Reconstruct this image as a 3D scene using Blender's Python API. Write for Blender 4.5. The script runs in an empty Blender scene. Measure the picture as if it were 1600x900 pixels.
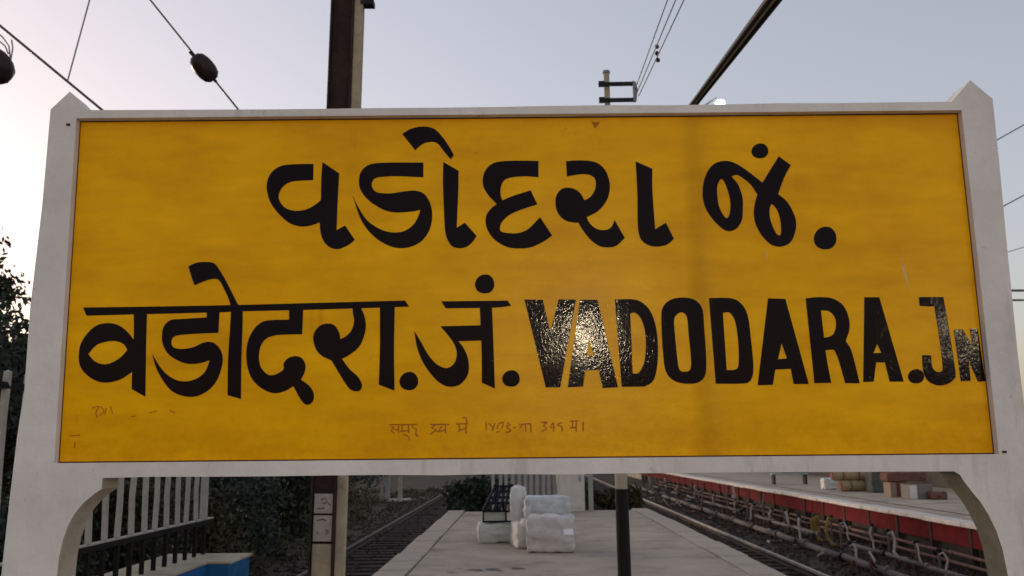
import bpy, bmesh, math, random
import numpy as np
from mathutils import Vector, Matrix, noise

random.seed(7); rng = np.random.default_rng(7)
scn = bpy.context.scene
COL = scn.collection
R = math.radians

# ------------------------------------------------------------------ camera
F_PX = 1436.0                       # focal length in pixels of the 1600 px wide photograph
YAW, PITCH, ROLL = R(.32302), R(9.90101), R(-.65905)
CAM = Vector((0, 0, 1.6))
fw = Vector((math.sin(YAW)*math.cos(PITCH), math.cos(YAW)*math.cos(PITCH), math.sin(PITCH)))
r0 = Vector((math.cos(YAW), -math.sin(YAW), 0)); u0 = r0.cross(fw)
rt = math.cos(ROLL)*r0 + math.sin(ROLL)*u0
up = -math.sin(ROLL)*r0 + math.cos(ROLL)*u0
cd = bpy.data.cameras.new('camera'); cam = bpy.data.objects.new('camera', cd); COL.objects.link(cam)
cd.sensor_width = 36; cd.lens = F_PX/1600*36; cd.clip_start = .05; cd.clip_end = 3000
cd.dof.use_dof = True; cd.dof.focus_distance = 3.5; cd.dof.aperture_fstop = 5.6   # a phone lens: the board sharp, the yard behind a little soft
m = Matrix((rt, up, -fw)).transposed().to_4x4(); m.translation = CAM; cam.matrix_world = m
scn.camera = cam

# ------------------------------------------------------------------ sky, sun, exposure
SUN_AZ, SUN_EL = -51, 3         # degrees, azimuth measured from the view axis (+Y) to the right
w = bpy.data.worlds.new('World'); scn.world = w; w.use_nodes = True
nt = w.node_tree; nt.nodes.clear()
sky = nt.nodes.new('ShaderNodeTexSky'); sky.sky_type = 'NISHITA'; sky.sun_disc = False
sky.sun_elevation = R(SUN_EL); sky.sun_rotation = R(SUN_AZ)
sky.air_density = 1.0; sky.dust_density = 2.2; sky.ozone_density = 2.0; sky.altitude = 30
hs = nt.nodes.new('ShaderNodeHueSaturation'); hs.inputs['Saturation'].default_value = .68
gm = nt.nodes.new('ShaderNodeGamma'); gm.inputs['Gamma'].default_value = .66
tint = nt.nodes.new('ShaderNodeMix'); tint.data_type = 'RGBA'; tint.blend_type = 'MULTIPLY'
tint.inputs['Factor'].default_value = 1; tint.inputs[7].default_value = (1.08, .95, .95, 1)
bg = nt.nodes.new('ShaderNodeBackground'); bg.inputs['Strength'].default_value = .15
ow = nt.nodes.new('ShaderNodeOutputWorld')
nt.links.new(sky.outputs[0], gm.inputs[0]); nt.links.new(gm.outputs[0], hs.inputs['Color'])
nt.links.new(hs.outputs[0], tint.inputs[6]); nt.links.new(tint.outputs[2], bg.inputs[0]); nt.links.new(bg.outputs[0], ow.inputs[0])
sd = bpy.data.lights.new('sun', 'SUN'); sd.energy = .5; sd.angle = R(10); sd.color = (1, .82, .62)
so = bpy.data.objects.new('sun', sd); COL.objects.link(so)
dirv = Vector((math.sin(R(SUN_AZ))*math.cos(R(SUN_EL)), math.cos(R(SUN_AZ))*math.cos(R(SUN_EL)), math.sin(R(SUN_EL))))
so.rotation_euler = dirv.to_track_quat('Z', 'Y').to_euler(); so.location = (-20, 10, 30)
scn.view_settings.view_transform = 'Standard'; scn.view_settings.look = 'None'
scn.view_settings.gamma = 1; scn.view_settings.exposure = 2.0; scn.view_settings.use_curve_mapping = False

# ------------------------------------------------------------------ helpers
def ray(x, y): return fw + rt*((x-800)/F_PX) - up*((y-450)/F_PX)
def at(x, y, Y):                      # point of the world plane Y = const seen at a photograph pixel
    d = ray(x, y); return CAM + d*(Y/d.y)
TA = R(.88)                           # the tracks run 0.88 degrees to the right of the board's normal
cT, sT = math.cos(TA), math.sin(TA)
def W(s, t, z=0): return Vector((s*cT + t*sT, -s*sT + t*cT, z))
def onground(x, y, z=0):
    d = ray(x, y); return CAM + d*((z-1.6)/d.z)
TROT = -TA

class MB:
    def __init__(s): s.v = []; s.f = []
    def add(s, vs, fs):
        o = len(s.v); s.v += [tuple(v) for v in vs]; s.f += [tuple(i+o for i in f) for f in fs]; return s
    def box(s, x0, x1, y0, y1, z0, z1):
        return s.add([(x0,y0,z0),(x1,y0,z0),(x1,y1,z0),(x0,y1,z0),(x0,y0,z1),(x1,y0,z1),(x1,y1,z1),(x0,y1,z1)],
                     [(3,2,1,0),(4,5,6,7),(0,1,5,4),(1,2,6,5),(2,3,7,6),(3,0,4,7)])
    def tube(s, pts, r, n=8, cap=True):
        pts = [Vector(p) for p in pts]; rs = r if isinstance(r, (list, tuple)) else [r]*len(pts)
        vs = []; fs = []; prev = None
        for i, p in enumerate(pts):
            d = (pts[min(i+1, len(pts)-1)] - pts[max(i-1, 0)]).normalized()
            if prev is None:
                a = Vector((0,0,1)) if abs(d.z) < .9 else Vector((1,0,0)); a = (a - d*a.dot(d)).normalized()
            else: a = (prev - d*prev.dot(d)).normalized()
            prev = a; b = d.cross(a)
            for k in range(n):
                q = 2*math.pi*k/n; vs.append(p + (a*math.cos(q) + b*math.sin(q))*rs[i])
        for i in range(len(pts)-1):
            for k in range(n):
                fs.append((i*n+k, i*n+(k+1)%n, (i+1)*n+(k+1)%n, (i+1)*n+k))
        if cap: fs.append(tuple(range(n-1, -1, -1))); fs.append(tuple((len(pts)-1)*n+k for k in range(n)))
        return s.add(vs, fs)
    def prism(s, poly, y0, y1):       # poly in (x, z), extruded along y
        n = len(poly)
        return s.add([(x, y0, z) for x, z in poly] + [(x, y1, z) for x, z in poly],
                     [tuple(range(n)), tuple(range(2*n-1, n-1, -1))] + [(i, i+n, (i+1)%n+n, (i+1)%n) for i in range(n)])
    def lathe(s, prof, n=16, c=(0,0,0), axis=None):
        vs = []; fs = []
        q = Vector((0,0,1)).rotation_difference(Vector(axis)) if axis is not None else None
        for r, z in prof:
            for k in range(n):
                a = 2*math.pi*k/n; p = Vector((r*math.cos(a), r*math.sin(a), z))
                if q: p = q @ p
                vs.append(p + Vector(c))
        for i in range(len(prof)-1):
            for k in range(n): fs.append((i*n+k, i*n+(k+1)%n, (i+1)*n+(k+1)%n, (i+1)*n+k))
        fs.append(tuple(range(n-1, -1, -1))); fs.append(tuple((len(prof)-1)*n+k for k in range(n)))
        return s.add(vs, fs)
    def mesh(s, name, mat=None, smooth=False, fix=True):
        me = bpy.data.meshes.new(name); me.from_pydata(s.v, [], s.f)
        if fix:
            b = bmesh.new(); b.from_mesh(me); bmesh.ops.recalc_face_normals(b, faces=b.faces); b.to_mesh(me); b.free()
        if mat: me.materials.append(mat)
        if smooth: me.polygons.foreach_set('use_smooth', [True]*len(me.polygons))
        return me
    def build(s, name, mat, parent=None, loc=(0,0,0), rot=(0,0,0), bevel=0, smooth=False, fix=True):
        return place(name, s.mesh(name, mat, smooth, fix), parent, loc, rot, bevel)
def place(name, me, parent=None, loc=(0,0,0), rot=(0,0,0), bevel=0):
    o = bpy.data.objects.new(name, me); COL.objects.link(o); o.parent = parent; o.location = loc; o.rotation_euler = rot
    if bevel:
        b = o.modifiers.new('bevel', 'BEVEL'); b.width = bevel; b.segments = 2; b.limit_method = 'ANGLE'; b.angle_limit = R(35)
    return o
def empty(name, loc=(0,0,0), rot=(0,0,0)):
    o = bpy.data.objects.new(name, None); COL.objects.link(o); o.location = loc; o.rotation_euler = rot; o.empty_display_size = .2; return o
def tag(o, label=None, cat=None, group=None, kind=None):
    if label: o['label'] = label
    if cat: o['category'] = cat
    if group: o['group'] = group
    if kind: o['kind'] = kind
    return o

def mat(name, col, rough=.7, var=.15, scale=3.0, bump=.0, bscale=40, metal=0, dark=None, dscale=1.2, dth=.55, dmix=.6, spec=.15, emit=None, coat=0, sub=None):
    mt = bpy.data.materials.new(name); mt.use_nodes = True; n = mt.node_tree; L = n.links.new
    b = n.nodes['Principled BSDF']; tc = n.nodes.new('ShaderNodeTexCoord')
    b.inputs['Roughness'].default_value = rough; b.inputs['Metallic'].default_value = metal
    b.inputs['Specular IOR Level'].default_value = spec
    if coat: b.inputs['Coat Weight'].default_value = coat; b.inputs['Coat Roughness'].default_value = .12
    no = n.nodes.new('ShaderNodeTexNoise'); no.inputs['Scale'].default_value = scale; no.inputs['Detail'].default_value = 8; no.inputs['Roughness'].default_value = .65
    L(tc.outputs['Object'], no.inputs['Vector'])
    cr = n.nodes.new('ShaderNodeValToRGB'); c0, c1 = cr.color_ramp.elements
    c0.position = .3; c1.position = .7
    c0.color = [max(0, c*(1-var)) for c in col] + [1]; c1.color = [min(1, c*(1+var)) for c in col] + [1]
    L(no.outputs[0], cr.inputs[0]); out = cr.outputs[0]
    if dark:
        n2 = n.nodes.new('ShaderNodeTexNoise'); n2.inputs['Scale'].default_value = dscale; n2.inputs['Detail'].default_value = 10; n2.inputs['Roughness'].default_value = .7
        L(tc.outputs['Object'], n2.inputs['Vector'])
        r2 = n.nodes.new('ShaderNodeValToRGB'); r2.color_ramp.elements[0].position = dth; r2.color_ramp.elements[1].position = min(1, dth+.14)
        r2.color_ramp.elements[1].color = (dmix, dmix, dmix, 1)
        L(n2.outputs[0], r2.inputs[0])
        mx = n.nodes.new('ShaderNodeMix'); mx.data_type = 'RGBA'; mx.inputs[7].default_value = (*dark, 1)
        L(r2.outputs[0], mx.inputs['Factor']); L(out, mx.inputs[6]); out = mx.outputs[2]
    L(out, b.inputs['Base Color'])
    if bump:
        n3 = n.nodes.new('ShaderNodeTexNoise'); n3.inputs['Scale'].default_value = bscale; n3.inputs['Detail'].default_value = 6
        L(tc.outputs['Object'], n3.inputs['Vector'])
        bp = n.nodes.new('ShaderNodeBump'); bp.inputs['Strength'].default_value = bump; bp.inputs['Distance'].default_value = .01
        L(n3.outputs[0], bp.inputs['Height']); L(bp.outputs[0], b.inputs['Normal'])
    if emit:
        b.inputs['Emission Color'].default_value = (*emit[:3], 1); b.inputs['Emission Strength'].default_value = emit[3]
    return mt

# ------------------------------------------------------------------ materials
M = {}
def limewash(name):
    """layers of brushed limewash over concrete: cloudy coats, grime runs, flakes, pin holes"""
    mt = bpy.data.materials.new(name); mt.use_nodes = True; n = mt.node_tree; L = n.links.new
    b = n.nodes['Principled BSDF']; pos = n.nodes.new('ShaderNodeNewGeometry').outputs['Position']
    def nz(scale, detail=8, rough=.65, sx=(1,1,1)):
        mp = n.nodes.new('ShaderNodeMapping'); mp.inputs['Scale'].default_value = sx; L(pos, mp.inputs['Vector'])
        t = n.nodes.new('ShaderNodeTexNoise'); t.inputs['Scale'].default_value = scale; t.inputs['Detail'].default_value = detail; t.inputs['Roughness'].default_value = rough
        L(mp.outputs[0], t.inputs['Vector']); return t.outputs[0]
    def ramp(v, a, b_, ca, cb):
        r = n.nodes.new('ShaderNodeValToRGB'); e = r.color_ramp.elements; e[0].position = a; e[1].position = b_; e[0].color = (*ca, 1); e[1].color = (*cb, 1); L(v, r.inputs[0]); return r.outputs[0]
    def mul(a, c, f):
        m_ = n.nodes.new('ShaderNodeMix'); m_.data_type = 'RGBA'; m_.blend_type = 'MULTIPLY'; m_.inputs['Factor'].default_value = f; L(a, m_.inputs[6]); L(c, m_.inputs[7]); return m_.outputs[2]
    c = ramp(nz(2.4, 9, .7), .32, .68, (.58, .545, .53), (.74, .705, .69))
    c = mul(c, ramp(nz(9, 7, .7, (1, 1, .14)), .56, .72, (1, 1, 1), (.64, .58, .53)), .75)      # grime runs
    c = mul(c, ramp(nz(16, 6, .75), .63, .69, (1, 1, 1), (.52, .45, .40)), .7)                  # flakes
    c = mul(c, ramp(nz(70, 3, .5), .70, .74, (1, 1, 1), (.45, .40, .38)), .55)                  # pin holes
    L(c, b.inputs['Base Color']); b.inputs['Roughness'].default_value = .78; b.inputs['Specular IOR Level'].default_value = .3
    b1 = n.nodes.new('ShaderNodeBump'); b1.inputs['Strength'].default_value = .5; b1.inputs['Distance'].default_value = .012; L(nz(11, 5, .6), b1.inputs['Height'])
    b2 = n.nodes.new('ShaderNodeBump'); b2.inputs['Strength'].default_value = .25; b2.inputs['Distance'].default_value = .005; L(nz(70, 5, .7, (1, 1, .5)), b2.inputs['Height']); L(b1.outputs[0], b2.inputs['Normal'])
    L(b2.outputs[0], b.inputs['Normal']); return mt
M['frame'] = limewash('white_limewash')
def enamel(name, col, var, chips=None):
    """glossy sign enamel, brushed by hand: uneven coat, fine relief, one soft vertical crease in the sheet"""
    mt = bpy.data.materials.new(name); mt.use_nodes = True; n = mt.node_tree; L = n.links.new
    b = n.nodes['Principled BSDF']; g = n.nodes.new('ShaderNodeNewGeometry'); pos = g.outputs['Position']
    def nz(scale, detail=6, rough=.6, sx=(1,1,1)):
        mp = n.nodes.new('ShaderNodeMapping'); mp.inputs['Scale'].default_value = sx; L(pos, mp.inputs['Vector'])
        t = n.nodes.new('ShaderNodeTexNoise'); t.inputs['Scale'].default_value = scale; t.inputs['Detail'].default_value = detail; t.inputs['Roughness'].default_value = rough
        L(mp.outputs[0], t.inputs['Vector']); return t.outputs[0]
    def ramp(v, a, b_, ca, cb):
        r = n.nodes.new('ShaderNodeValToRGB'); e = r.color_ramp.elements; e[0].position = a; e[1].position = b_; e[0].color = (*ca, 1); e[1].color = (*cb, 1); L(v, r.inputs[0]); return r.outputs[0]
    def mul(a, c, f=1.0, bt='MULTIPLY'):
        m_ = n.nodes.new('ShaderNodeMix'); m_.data_type = 'RGBA'; m_.blend_type = bt; m_.inputs['Factor'].default_value = f; L(a, m_.inputs[6]); L(c, m_.inputs[7]); return m_.outputs[2]
    c = ramp(nz(2.2, 9, .7), .3, .72, [col[0]*(1-var), col[1]*(1-var*1.7), col[2]], [col[0]*(1+var*.3), col[1]*(1+var*.6), col[2]])
    if chips:
        brush = ramp(nz(14, 6, .6, (.25, 1, 1)), .35, .7, (.86, .82, .8), (1.04, 1.04, 1))
        c = mul(c, brush)
        drip = ramp(nz(9, 8, .7, (1, 1, .22)), .64, .74, (1, 1, 1), (.72, .60, .5)); c = mul(c, drip, .55)
        blot = ramp(nz(5.5, 10, .75), .66, .71, (1, 1, 1), (.62, .5, .45)); c = mul(c, blot, .45)
        # shading of the crease painted into the colour: a soft dark vertical band
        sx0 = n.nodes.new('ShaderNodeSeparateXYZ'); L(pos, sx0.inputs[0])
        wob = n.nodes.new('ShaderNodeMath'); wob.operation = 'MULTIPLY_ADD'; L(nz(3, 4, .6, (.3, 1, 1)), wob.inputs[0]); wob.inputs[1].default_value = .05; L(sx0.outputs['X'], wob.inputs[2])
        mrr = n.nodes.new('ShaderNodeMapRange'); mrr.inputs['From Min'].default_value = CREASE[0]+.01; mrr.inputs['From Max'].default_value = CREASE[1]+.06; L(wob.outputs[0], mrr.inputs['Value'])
        crease_shade = n.nodes.new('ShaderNodeValToRGB'); el = crease_shade.color_ramp.elements; el[0].position = 0; el[0].color = (1,1,1,1); el[1].position = 1; el[1].color = (1,1,1,1)
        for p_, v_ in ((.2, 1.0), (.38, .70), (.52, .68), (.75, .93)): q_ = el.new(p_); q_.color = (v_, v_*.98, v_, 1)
        L(mrr.outputs[0], crease_shade.inputs[0]); c = mul(c, crease_shade.outputs[0], .55)
        # dust and rust spots gathered along the lower edge and the corners, ragged
        mz_ = n.nodes.new('ShaderNodeMapRange'); mz_.inputs['From Min'].default_value = BLZ+.30; mz_.inputs['From Max'].default_value = BLZ; mz_.inputs['To Max'].default_value = .22; L(sx0.outputs['Z'], mz_.inputs['Value'])
        ad = n.nodes.new('ShaderNodeMath'); ad.operation = 'ADD'; L(mz_.outputs[0], ad.inputs[0]); L(nz(26, 8, .75), ad.inputs[1])
        c = mul(c, ramp(ad.outputs[0], .62, .82, (1, 1, 1), (.66, .5, .42)), .28)
        rs = ramp(nz(22, 9, .8, (1, 1, .3)), .68, .72, (1, 1, 1), (.45, .25, .2)); c = mul(c, rs, .55)
        speck = ramp(nz(60, 3, .5), .73, .76, (1, 1, 1), (.55, .42, .35)); c = mul(c, speck, .5)
    L(c, b.inputs['Base Color'])
    rr = n.nodes.new('ShaderNodeMapRange'); rr.inputs['To Min'].default_value = .2 if chips else .05; rr.inputs['To Max'].default_value = .36 if chips else .12; L(nz(3.5, 8, .7), rr.inputs['Value']); L(rr.outputs[0], b.inputs['Roughness'])
    b.inputs['Specular IOR Level'].default_value = .10 if chips else .085
    # relief: fine lumps + brush marks + crease
    sx = n.nodes.new('ShaderNodeSeparateXYZ'); L(pos, sx.inputs[0])
    fl = n.nodes.new('ShaderNodeFloatCurve'); mp = fl.mapping; cv = mp.curves[0]
    cv.points[0].location = (0, .5); cv.points[1].location = (1, .5)
    for x, y in ((.25, .5), (.45, .46), (.6, .455), (.8, .5)): cv.points.new(x, y)
    mp.update()
    mr = n.nodes.new('ShaderNodeMapRange'); mr.inputs['From Min'].default_value = CREASE[0]; mr.inputs['From Max'].default_value = CREASE[1]
    L(sx.outputs['X'], mr.inputs['Value']); L(mr.outputs[0], fl.inputs['Value'])
    b1 = n.nodes.new('ShaderNodeBump'); b1.inputs['Strength'].default_value = .9; b1.inputs['Distance'].default_value = .02; L(fl.outputs[0], b1.inputs['Height'])
    b2 = n.nodes.new('ShaderNodeBump'); L(ramp(nz(9, 5, .65), .40, .66, (.3,)*3, (1.2,)*3), b2.inputs['Strength']); b2.inputs['Distance'].default_value = .0007 if chips else .00065; L(nz(88, 2, .6, (1, 1, .8)), b2.inputs['Height']); L(b1.outputs[0], b2.inputs['Normal'])
    b3 = n.nodes.new('ShaderNodeBump'); b3.inputs['Strength'].default_value = .1; b3.inputs['Distance'].default_value = .006; L(nz(7, 4, .5), b3.inputs['Height']); L(b2.outputs[0], b3.inputs['Normal'])
    L(b3.outputs[0], b.inputs['Normal'])
    return mt
BLZ = at(91.5, 723.5, 3.535).z
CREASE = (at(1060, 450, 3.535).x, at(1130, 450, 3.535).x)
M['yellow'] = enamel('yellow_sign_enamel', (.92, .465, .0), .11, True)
M['black'] = enamel('black_sign_enamel', (.010, .0045, .004), .4)
M['scratch'] = mat('pale_scratch', (.62, .50, .30), .6, .2, 40)
M['redtext'] = mat('faded_red_brush_paint', (.38, .11, .008), .4, .35, 60)
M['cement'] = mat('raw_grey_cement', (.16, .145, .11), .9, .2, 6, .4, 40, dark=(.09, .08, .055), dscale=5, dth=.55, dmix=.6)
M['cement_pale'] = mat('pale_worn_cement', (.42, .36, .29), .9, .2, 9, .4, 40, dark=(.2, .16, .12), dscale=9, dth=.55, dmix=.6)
M['steel_dark'] = mat('rusty_dark_steel', (.045, .028, .024), .75, .35, 6, .2, 50, dark=(.09, .05, .035), dscale=5, dth=.55)
M['steel_tan'] = mat('weathered_tan_paint', (.40, .325, .225), .8, .2, 7, .2, 40, dark=(.10, .055, .03), dscale=4, dth=.58, dmix=.7)
M['plate'] = mat('dirty_number_plate', (.42, .37, .32), .6, .15, 20, dark=(.2, .15, .12), dscale=8, dth=.55, dmix=.5)
M['mark'] = mat('faded_mark', (.13, .09, .07), .8, .3, 30)
M['cable'] = mat('dark_cable', (.02, .018, .018), .5, .2)
M['wire'] = mat('grey_wire', (.10, .10, .10), .5, .1)
M['wire_pale'] = mat('pale_wire', (.24, .25, .26), .5, .1)
M['insul'] = mat('brown_porcelain', (.028, .018, .02), .3, .2)
M['pole_black'] = mat('black_pole_paint', (.009, .007, .006), .6, .2, 5, .1, 30, spec=.2)
M['pole_cream'] = mat('cream_pole_paint', (.40, .35, .26), .6, .15, 6, dark=(.16, .10, .06), dscale=6, dth=.6)
M['galv'] = mat('galvanised_steel', (.22, .22, .23), .5, .15, 10, metal=.3)
M['concrete'] = mat('platform_concrete', (.39, .325, .255), .9, .2, 1.1, .4, 30, dark=(.17, .15, .125), dscale=.8, dth=.50, dmix=.6)
M['coping'] = mat('coping_stone', (.40, .34, .275), .9, .16, 2.5, .4, 25, dark=(.22, .19, .17), dscale=3, dth=.58, dmix=.6)
M['soil'] = mat('track_soil', (.048, .036, .027), .95, .35, .8, .5, 12, dark=(.03, .026, .02), dscale=.25, dth=.5, dmix=.8)
M['ballast'] = mat('ballast_stone', (.050, .037, .028), .95, .4, .6, .3, 30)
M['rail'] = mat('rail_steel', (.06, .042, .032), .75, .3, 4)
M['rail_top'] = mat('rail_head', (.12, .10, .085), .7, .3, 4)
M['rail_pale'] = mat('worn_rail_head', (.32, .28, .235), .65, .3, 4)
M['sleeper'] = mat('concrete_sleeper', (.055, .046, .038), .95, .3, 4)
M['redwall'] = mat('maroon_wall_paint', (.125, .009, .011), .9, .3, 2.5, .3, 25, dark=(.06, .010, .010), dscale=1.8, dth=.54, dmix=.8, spec=.15)
M['edge_white'] = mat('white_edge_paint', (.60, .55, .50), .75, .15, 3, .2, 30, dark=(.25, .21, .18), dscale=2.2, dth=.52, dmix=.7)
M['wall_dark'] = mat('dark_stone', (.05, .042, .036), .9, .35, 4, .4, 15)
M['pipe_pink'] = mat('faded_pink_pipe', (.15, .09, .075), .8, .3, 6, dark=(.10, .05, .04), dscale=6, dth=.55)
M['pipe_lilac'] = mat('pale_lilac_pipe', (.12, .10, .095), .75, .4, 5, dark=(.08, .06, .05), dscale=5, dth=.57)
M['hose'] = mat('pale_rubber_hose', (.36, .31, .28), .55, .2, 10)
M['hose_yellow'] = mat('yellow_hose', (.20, .14, .04), .8, .3, 10)
M['paint_white'] = mat('white_fence_paint', (.33, .315, .29), .75, .18, 12, .15, 30, dark=(.30, .27, .24), dscale=9, dth=.62)
M['paint_black'] = mat('black_fence_paint', (.008, .007, .007), .7, .3, 9, spec=.12)
M['blue'] = mat('blue_wall_paint', (.012, .10, .30), .8, .25, 3, .2, 25, dark=(.02, .05, .08), dscale=2.5, dth=.55, dmix=.7)
M['teal'] = mat('teal_wall_paint', (.010, .085, .20), .8, .3, 4, .2, 25, dark=(.04, .10, .15), dscale=4, dth=.55, dmix=.6)
M['cream_cap'] = mat('cream_coping', (.34, .30, .22), .8, .25, 4, .3, 20, dark=(.14, .12, .09), dscale=3, dth=.56)
M['sackwhite'] = mat('white_woven_plastic', (.64, .61, .57), .75, .1, 6, .8, 14, dark=(.42, .38, .35), dscale=6, dth=.58, dmix=.5)
M['sackgreen'] = mat('pale_green_wrap', (.54, .54, .48), .65, .12, 7, .6, 16, dark=(.30, .29, .25), dscale=7, dth=.55, dmix=.6)
M['sackpink'] = mat('pale_pinkish_wrap', (.58, .53, .49), .8, .12, 6, .9, 12, dark=(.30, .25, .21), dscale=5, dth=.55, dmix=.5)
M['plastic'] = mat('bluish_plastic_film', (.56, .57, .56), .45, .12, 8, .9, 16, dark=(.30, .30, .29), dscale=6, dth=.55, dmix=.6)
M['strap'] = mat('grey_packing_strap', (.16, .15, .15), .5, .1)
M['paper'] = mat('white_paper', (.85, .85, .85), .6, .03)
M['rack'] = mat('black_rack_paint', (.007, .007, .010), .6, .2, spec=.15)
M['cabinet'] = mat('cream_cabinet_paint', (.62, .56, .49), .6, .1, 4, .1, 20, dark=(.36, .30, .25), dscale=3, dth=.6)
M['navy'] = mat('dark_navy_tarpaulin', (.010, .012, .022), .6, .3, 4, .5, 8)
M['tan'] = mat('tan_jute', (.34, .25, .13), .8, .25, 9, .5, 30)
M['redend'] = mat('faded_red_cloth', (.26, .10, .08), .8, .25, 9, .5, 30)
M['brownsack'] = mat('reddish_brown_cloth', (.16, .075, .06), .8, .3, 8, .6, 15)
M['card'] = mat('brown_cardboard', (.27, .20, .15), .8, .15, 8)
M['cardred'] = mat('red_brown_tape', (.16, .05, .035), .6, .2)
M['greybox'] = mat('grey_carton', (.19, .17, .15), .7, .15, 8)
M['greyheap'] = mat('grey_green_cloth', (.10, .10, .085), .8, .3, 8, .6, 15)
M['bark'] = mat('dark_bark', (.035, .028, .022), .9, .3, 12, .5, 30)
def leafmat(name, col):
    mt = mat(name, col, .7, .5, 2.0, spec=.15); b = mt.node_tree.nodes['Principled BSDF']
    return mt
M['leaf'] = leafmat('dark_tree_leaves', (.045, .048, .030))
M['leaf2'] = leafmat('dark_hedge_leaves', (.040, .052, .038))
M['leaf3'] = leafmat('dry_olive_leaves', (.065, .058, .034))
M['lamp_glass'] = mat('lit_lamp_glass', (.9, .9, .9), .3, .02, emit=(1, .97, .92, 1.2))
M['bench'] = mat('pale_teal_paint', (.28, .36, .35), .6, .1, 6)
M['shed'] = mat('dark_shed_cladding', (.055, .048, .042), .8, .3, 2.5, .2, 10)
M['stain'] = mat('damp_stain', (.10, .09, .08), .5, .3, 6)

# ------------------------------------------------------------------ the setting
def struct(name, mb, mt, **k): return tag(mb.build(name, mt, **k), kind='structure')
g = MB(); g.add([(-900,-200,-.96),(900,-200,-.96),(900,1600,-.96),(-900,1600,-.96)], [(0,1,2,3)])
struct('ground', g, M['soil'])

# platform: wide behind and under the sign, narrower beyond it; ends at t = 24.4
S0, S1, T1 = -1.93, 3.25, 24.4
CW = .42                                      # coping width
plat = MB()
plat.prism([(-6.5,-30),(S1-CW,-30),(S1-CW,T1),(S0+CW,T1),(S0+CW,9.75),(-6.5,9.75)], 0, .95)
plat.v = [(x, z, -y) for x, y, z in plat.v]   # lay the prism down: (s, t, z)
platform = struct('platform', plat, M['concrete'], rot=(0,0,TROT))
skirt = MB(); skirt.box(S0, S0+CW, 9.751, T1, -.95, -.14); skirt.box(S1-CW, S1, -30, T1, -.95, -.14)
skirt.build('retaining_wall', M['wall_dark'], platform)
cs_meshes = []
for k in range(4):
    b = MB(); L = .98; b.box(0, CW, 0, L, -.14, 0)
    cs_meshes.append(b.mesh('coping_stone', M['coping']))
t = 9.76; k = 0
while t < T1-.3:
    o = place('coping_stone', cs_meshes[k%4], platform, (S0-.03+random.uniform(-.012,.012), t, .012+random.uniform(-.006,.006)), (random.uniform(-.006,.006), random.uniform(-.008,.008), 0), .012); t += 1.0; k += 1
t = 6.0
while t < T1-.3:
    o = place('coping_stone', cs_meshes[k%4], platform, (S1-CW+.03+random.uniform(-.012,.012), t, .012+random.uniform(-.006,.006)), (random.uniform(-.006,.006), random.uniform(-.008,.008), 0), .012); t += 1.0; k += 1

# tracks
def track(name, sc, t0, t1, label, head='rail_top'):
    e = empty(name, W(sc, t0, -.95), (0,0,TROT)); Ln = t1-t0
    for sgn in (-1, 1):
        x = sgn*.838
        rl = MB().prism([(x-.065,.0),(x+.065,.0),(x+.065,.02),(x+.012,.045),(x+.012,.10),(x-.012,.10),(x-.012,.045),(x-.065,.02)], 0, Ln)
        r_ = rl.build('rail', M['rail'], e, (0,0,.03))
        MB().prism([(x-.036,.1),(x+.036,.1),(x+.036,.142),(x+.026,.15),(x-.026,.15),(x-.036,.142)], 0, Ln).build('rail_head', M[head], r_)
    sm = MB().box(-1.35, 1.35, -.12, .12, -.12, .035).mesh('sleeper', M['sleeper'])
    for i in range(int(min(Ln, 75)/.65)): place('sleeper', sm, e, (random.uniform(-.02,.02), i*.65+.3, random.uniform(-.012,.004)))
    return tag(e, label, 'railway track')
track('railway_track', -3.53, 10.3, 240, 'railway track on the left of the platform running into the distance')
track('railway_track', 4.74, 4, 240, 'railway track between the platform and the maroon wall', 'rail_pale')

# ballast: loose stones nobody could count
def stones(n, s0, s1, t0, t1, seed):
    r = np.random.default_rng(seed); V = []; Fc = []
    base = np.array([(0,0,1),(1,0,0),(0,1,0),(-1,0,0),(0,-1,0),(0,0,-1)], float)
    ff = [(0,1,2),(0,2,3),(0,3,4),(0,4,1),(5,2,1),(5,3,2),(5,4,3),(5,1,4)]
    for i in range(n):
        tt = t0 + (t1-t0)*r.random()**1.6; ss = s0 + (s1-s0)*r.random(); q = r.uniform(.025, .07)
        p = base*q*r.uniform(.6, 1.3, (6,3)); a = r.random()*6.3; c, s_ = math.cos(a), math.sin(a)
        p = np.stack([p[:,0]*c-p[:,1]*s_, p[:,0]*s_+p[:,1]*c, p[:,2]*.8], 1); o = W(ss, tt, -.95+r.uniform(-.01,.05))
        k = len(V); V += (p + np.array(o)).tolist(); Fc += [tuple(j+k for j in f) for f in ff]
    b = MB(); b.v = V; b.f = Fc; return b
tag(stones(5200, 3.3, 9.0, 11, 48, 3).build('ballast', M['ballast'], fix=False), 'loose brown ballast stones between the platform and the maroon wall', 'gravel', kind='stuff')
tag(stones(4200, -6.2, -1.95, 10, 60, 4).build('ballast', M['ballast'], fix=False), 'loose brown ballast stones along the track left of the platform', 'gravel', kind='stuff')

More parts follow.
